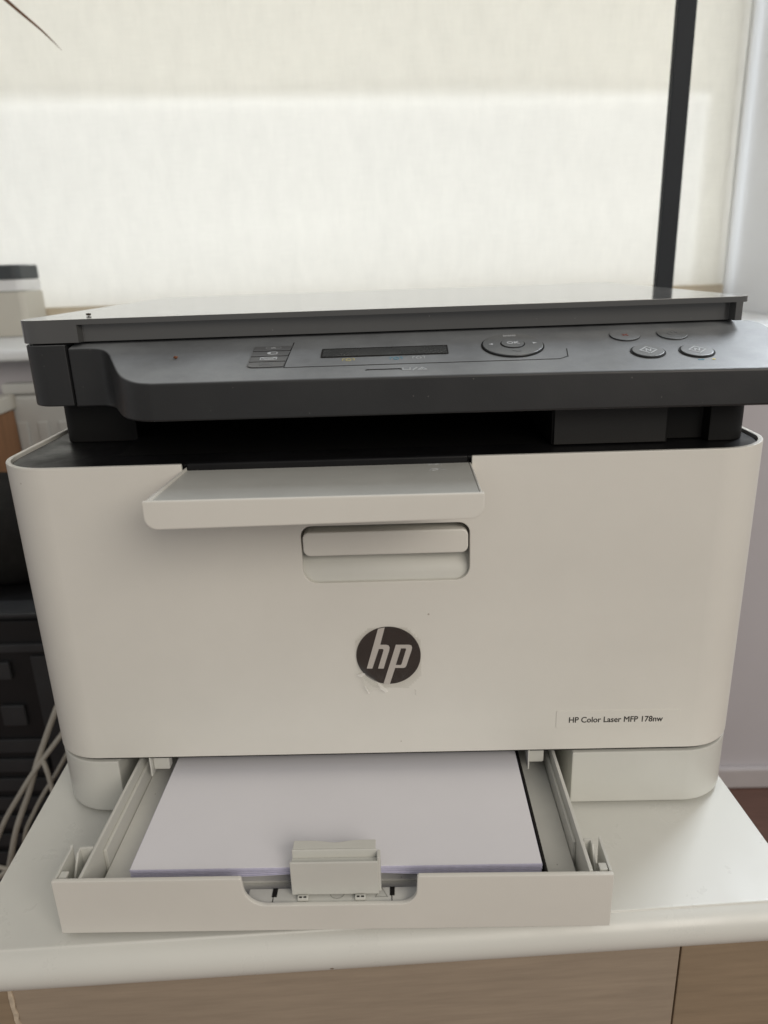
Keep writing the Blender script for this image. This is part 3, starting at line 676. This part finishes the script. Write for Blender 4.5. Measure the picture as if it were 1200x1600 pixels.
# ------------------------------------------------------------------ paper in the tray
pa = thing('paper_stack', 'stack of white letter-size paper lying in the open printer tray', 'paper', loc=(-.029, .07, .0313))
NS = 16; x0p, x1p = -.1342, .0761
for s in range(NS):
    bm = bmesh.new(); top = s == 0
    ztop = -.00036*s; dy = 0 if top else random.uniform(-.0006, .0009); dx = 0 if top else random.uniform(-.0004, .0004)
    n = 30; T = []; Bv = []
    for i in range(n+1):
        x = lerp(x0p, x1p, i/n)+dx
        lift = math.exp(-((x+.029)/.030)**2)*.0026*(s/(NS-1))     # the lower sheets ride up over the guide foot
        z = ztop+lift-.0005*math.exp(-((x-x0p)/.02)**2)*0
        T.append([(x, yy, z) for yy in (-.0762+dy, -.05, .0, .218+dy)])
    V1 = [[bm.verts.new((x+.029, y-.07, z)) for x, y, z in row] for row in T]
    V0 = [[bm.verts.new((x+.029, y-.07, z-.00030)) for x, y, z in row] for row in T]
    for i in range(n):
        for k in range(3):
            bm.faces.new((V1[i][k], V1[i+1][k], V1[i+1][k+1], V1[i][k+1])); bm.faces.new((V0[i][k], V0[i][k+1], V0[i+1][k+1], V0[i+1][k]))
        bm.faces.new((V1[i][0], V0[i][0], V0[i+1][0], V1[i+1][0])); bm.faces.new((V1[i][3], V1[i+1][3], V0[i+1][3], V0[i][3]))
    for k in range(3):
        bm.faces.new((V1[0][k], V1[0][k+1], V0[0][k+1], V0[0][k])); bm.faces.new((V1[n][k], V0[n][k], V0[n][k+1], V1[n][k+1]))
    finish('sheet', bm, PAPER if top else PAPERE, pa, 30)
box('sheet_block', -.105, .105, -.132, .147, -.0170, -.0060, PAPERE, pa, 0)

# ------------------------------------------------------------------ crumbs and specks
def crumb(name, loc, r, ma, label, squash=0.6):
    bm = bmesh.new(); bmesh.ops.create_icosphere(bm, subdivisions=2, radius=r)
    for v in bm.verts:
        v.co *= random.uniform(.7, 1.25); v.co.z *= squash
    mz = min(v.co.z for v in bm.verts)
    for v in bm.verts: v.co.z -= mz
    o = finish(name, bm, ma, None, 0, loc); return tag(o, label, 'crumb')
crumb('crumb', (-.1087, .0263, ptop(0, .0263)), .0013, CRUMB, 'rusty brown crumb lying on the left of the dark control panel')
crumb('crumb', (-.172, .075, .2976), .0014, DARKC, 'tiny dark speck on the front left of the scanner lid')
crumb('crumb', (-.1845, -.028, 0.0), .0008, DARKC, 'tiny dark speck on the white table left of the tray')

# ------------------------------------------------------------------ behind the printer
pole = thing('metal_pole', 'slim dark metal pole standing upright behind the printer', 'pole', loc=(.318, .52, FZ))
box('shaft', -.0097, .0097, -.006, .006, .0182, 2.2, POLEM, pole, .0015)
bm = bmesh.new(); bmesh.ops.create_cone(bm, cap_ends=True, segments=40, radius1=.11, radius2=.105, depth=.018, matrix=Matrix.Translation((0, 0, .009)))
bevel(bm, .004, 2); finish('base_plate', bm, POLEM, pole, 40)
lf = [(-.62, .54, .80), (-.55, .53, .745), (-.48, .51, .682), (-.425, .495, .632), (-.392, .487, .602), (-.362, .482, .575), (-.338, .479, .554), (-.3205, .478, .536)]
ls = spline(lf, 8)
bm = bmesh.new(); A = []
for i, p in enumerate(ls):
    t_ = i/(len(ls)-1); hw = .0021*min(1, (1-t_)*2.2)**.8+.0001
    A.append([bm.verts.new(p+Vector((hw*.75, 0, hw*.66))), bm.verts.new(p+Vector((0, -.0009*(1-t_)-.0002, 0))), bm.verts.new(p-Vector((hw*.75, 0, hw*.66))), bm.verts.new(p+Vector((0, .0004, 0)))])
for a, b in zip(A, A[1:]):
    for k in range(4): bm.faces.new((a[k], a[(k+1) % 4], b[(k+1) % 4], b[k]))
bm.faces.new(A[0]); bm.faces.new(A[-1][::-1])
tag(finish('dry_leaf', bm, LEAFM, None, 50), 'thin brown dry leaf tip hanging in front of the blind', 'leaf')

# second device on the sill
dv = thing('desktop_device', 'beige office machine with a dark lid standing on the window sill', 'office machine', loc=(-.800, .985, SILLZ))
DXR = .182
prism('body', rpoly([(-.21, -.07, .012), (DXR, -.07, .012), (DXR, .004, .003), (-.21, .004, .003)], 5), .0005, .0745, BEIGE, dv, bv=.002)
prism('middle_band', rpoly([(-.208, -.071, .012), (DXR-.001, -.071, .012), (DXR-.001, .0035, .003), (-.208, .0035, .003)], 5), .0765, .0935, FRAMEM, dv, bv=.0015)
prism('dark_lid', rpoly([(-.21, -.073, .014), (DXR-.002, -.073, .014), (DXR-.002, .0035, .003), (-.21, .0035, .003)], 5), .0940, .1170, BEIGED, dv, bv=.004, seg=3)
tag(box('paper_sheet', -.95, -.632, .918, .98, .3395, .3402, PAPER, None, 0), 'pale sheet of paper lying on the beige office machine', 'paper')
rd = thing('radiator', 'grey shaded radiator panel under the left end of the sill', 'radiator', loc=(-.49, .715, -.10))
box('panel', -.085, .085, -.010, .010, -.30, .255, RADM, rd, .008, 4)
box('top_grille', -.084, .084, -.012, .012, .256, .272, RADM, rd, .003)
for k in range(5): box('press_rib', -.070+.031*k, -.054+.031*k, -.014, -.0098, -.27, .215, RADM, rd, .0035, 3)
# orange brown wooden cabinet at the left, black bag and black computer tower, cables
wc = thing('wooden_cabinet', 'orange brown wooden cabinet side at the left below the sill', 'cabinet', loc=(-.80, .60, FZ))
box('carcass', -.25, .242, -.06, .10, 0.02, .735, ORANGEW, wc, .003)
box('top_board', -.26, .2445, -.07, .105, .7355, .757, BEIGE, wc, .003)
box('plinth', -.24, .23, -.05, .09, 0.0, .0195, PCBLK, wc, .001)

pc = thing('computer_tower', 'rear of a black computer tower with cables left of the cabinet', 'computer', loc=(-.49, .35, FZ))
PZ = -.0335-FZ
box('case', -.12, .125, .004, .40, .012, PZ, PCBLK, pc, .004)
box('top_rim', -.121, .126, -.002, .034, PZ+.0005, PZ+.006, PCGRY, pc, .002)
box('rear_plate', -.115, .120, -.001, .0035, .02, PZ-.004, PCBLK, pc, .001)
box('connector_bar', -.113, .100, -.006, -.0012, PZ-.040, PZ-.030, PCGRY, pc, .001)
box('power_socket', .030, .058, -.007, -.0012, PZ-.074, PZ-.052, PCGRY, pc, .002)
box('side_rail', .082, .118, -.0045, -.0012, .05, PZ-.046, PCGRY, pc, .001)
box('port_block', .036, .064, -.006, -.0012, PZ-.135, PZ-.108, PCGRY, pc, .002)
for k in range(7):
    box('slot_cover', -.08, .078, -.005, -.0012, PZ-.172-.027*k, PZ-.154-.027*k, PCGRY, pc, .0015)
for k in range(4): box('case_foot', -.10+.19*(k % 2), -.07+.19*(k % 2), .03+.30*(k//2), .06+.30*(k//2), 0, .0118, PCBLK, pc, .001)
# soft black bag lying on the tower
bm = bmesh.new(); bmesh.ops.create_uvsphere(bm, u_segments=40, v_segments=24, radius=1)
for v in bm.verts:
    x, y, z = v.co
    sq = lambda q, e: math.copysign(abs(q)**e, q)
    v.co = Vector((sq(x, .6)*.14, sq(y, .7)*.10, max(-.047, sq(z, .75)*.058)))+Vector((0, 0, .047+.003*math.sin(9*x+4*y)))
tag(finish('black_bag', bm, BAGM, None, 60, (-.50, .505, -.0270)), 'soft black bag lying on top of the black computer tower', 'bag')
def cable(pts, r, label):
    tag(tube('cable', spline(pts, 10), r, CABLE, None, 10), label, 'cable', 'loose grey cables')
cable([(-.30, .36, -.02), (-.345, .30, -.085), (-.375, .275, -.15), (-.392, .265, -.195), (-.416, .255, -.255), (-.44, .25, -.36), (-.42, .25, -.50), (-.36, .22, -.594)], .0031, 'thick grey cable hanging nearest the printer at the left')
cable([(-.30, .33, -.06), (-.345, .285, -.125), (-.378, .27, -.165), (-.40, .262, -.195), (-.432, .262, -.245), (-.47, .26, -.33), (-.50, .26, -.48), (-.48, .24, -.594)], .0027, 'grey cable crossing behind the thick cable at the left')
cable([(-.372, .268, -.158), (-.366, .262, -.172), (-.362, .258, -.195), (-.352, .255, -.225), (-.345, .25, -.30), (-.34, .25, -.45), (-.33, .24, -.594)], .0025, 'short grey cable forking down beside the white table top')
cable([(-.46, .22, -.10), (-.425, .215, -.20), (-.422, .21, -.232), (-.415, .205, -.262), (-.42, .20, -.34), (-.44, .2, -.594)], .0021, 'thin grey cable at the far left edge above the table')
cable([(-.47, .21, -.325), (-.42, .215, -.268), (-.395, .22, -.248), (-.372, .23, -.236), (-.34, .24, -.232), (-.31, .25, -.28), (-.32, .25, -.594)], .0026, 'grey cable looping low behind the left table edge')
cable([(-.455, .20, -.215), (-.432, .205, -.238), (-.405, .21, -.242), (-.385, .215, -.262), (-.375, .22, -.30), (-.40, .22, -.45), (-.42, .2, -.595)], .0022, 'thin grey cable curling low at the far left corner')
cable([(-.30, .34, -.10), (-.345, .30, -.15), (-.372, .285, -.19), (-.395, .275, -.225), (-.41, .265, -.262), (-.405, .26, -.33), (-.38, .25, -.45), (-.39, .24, -.595)], .0022, 'thin grey cable running behind the two crossing cables')
print('tris', sum(len(p.vertices)-2 for o in bpy.data.objects if o.type == 'MESH' for p in o.data.polygons))
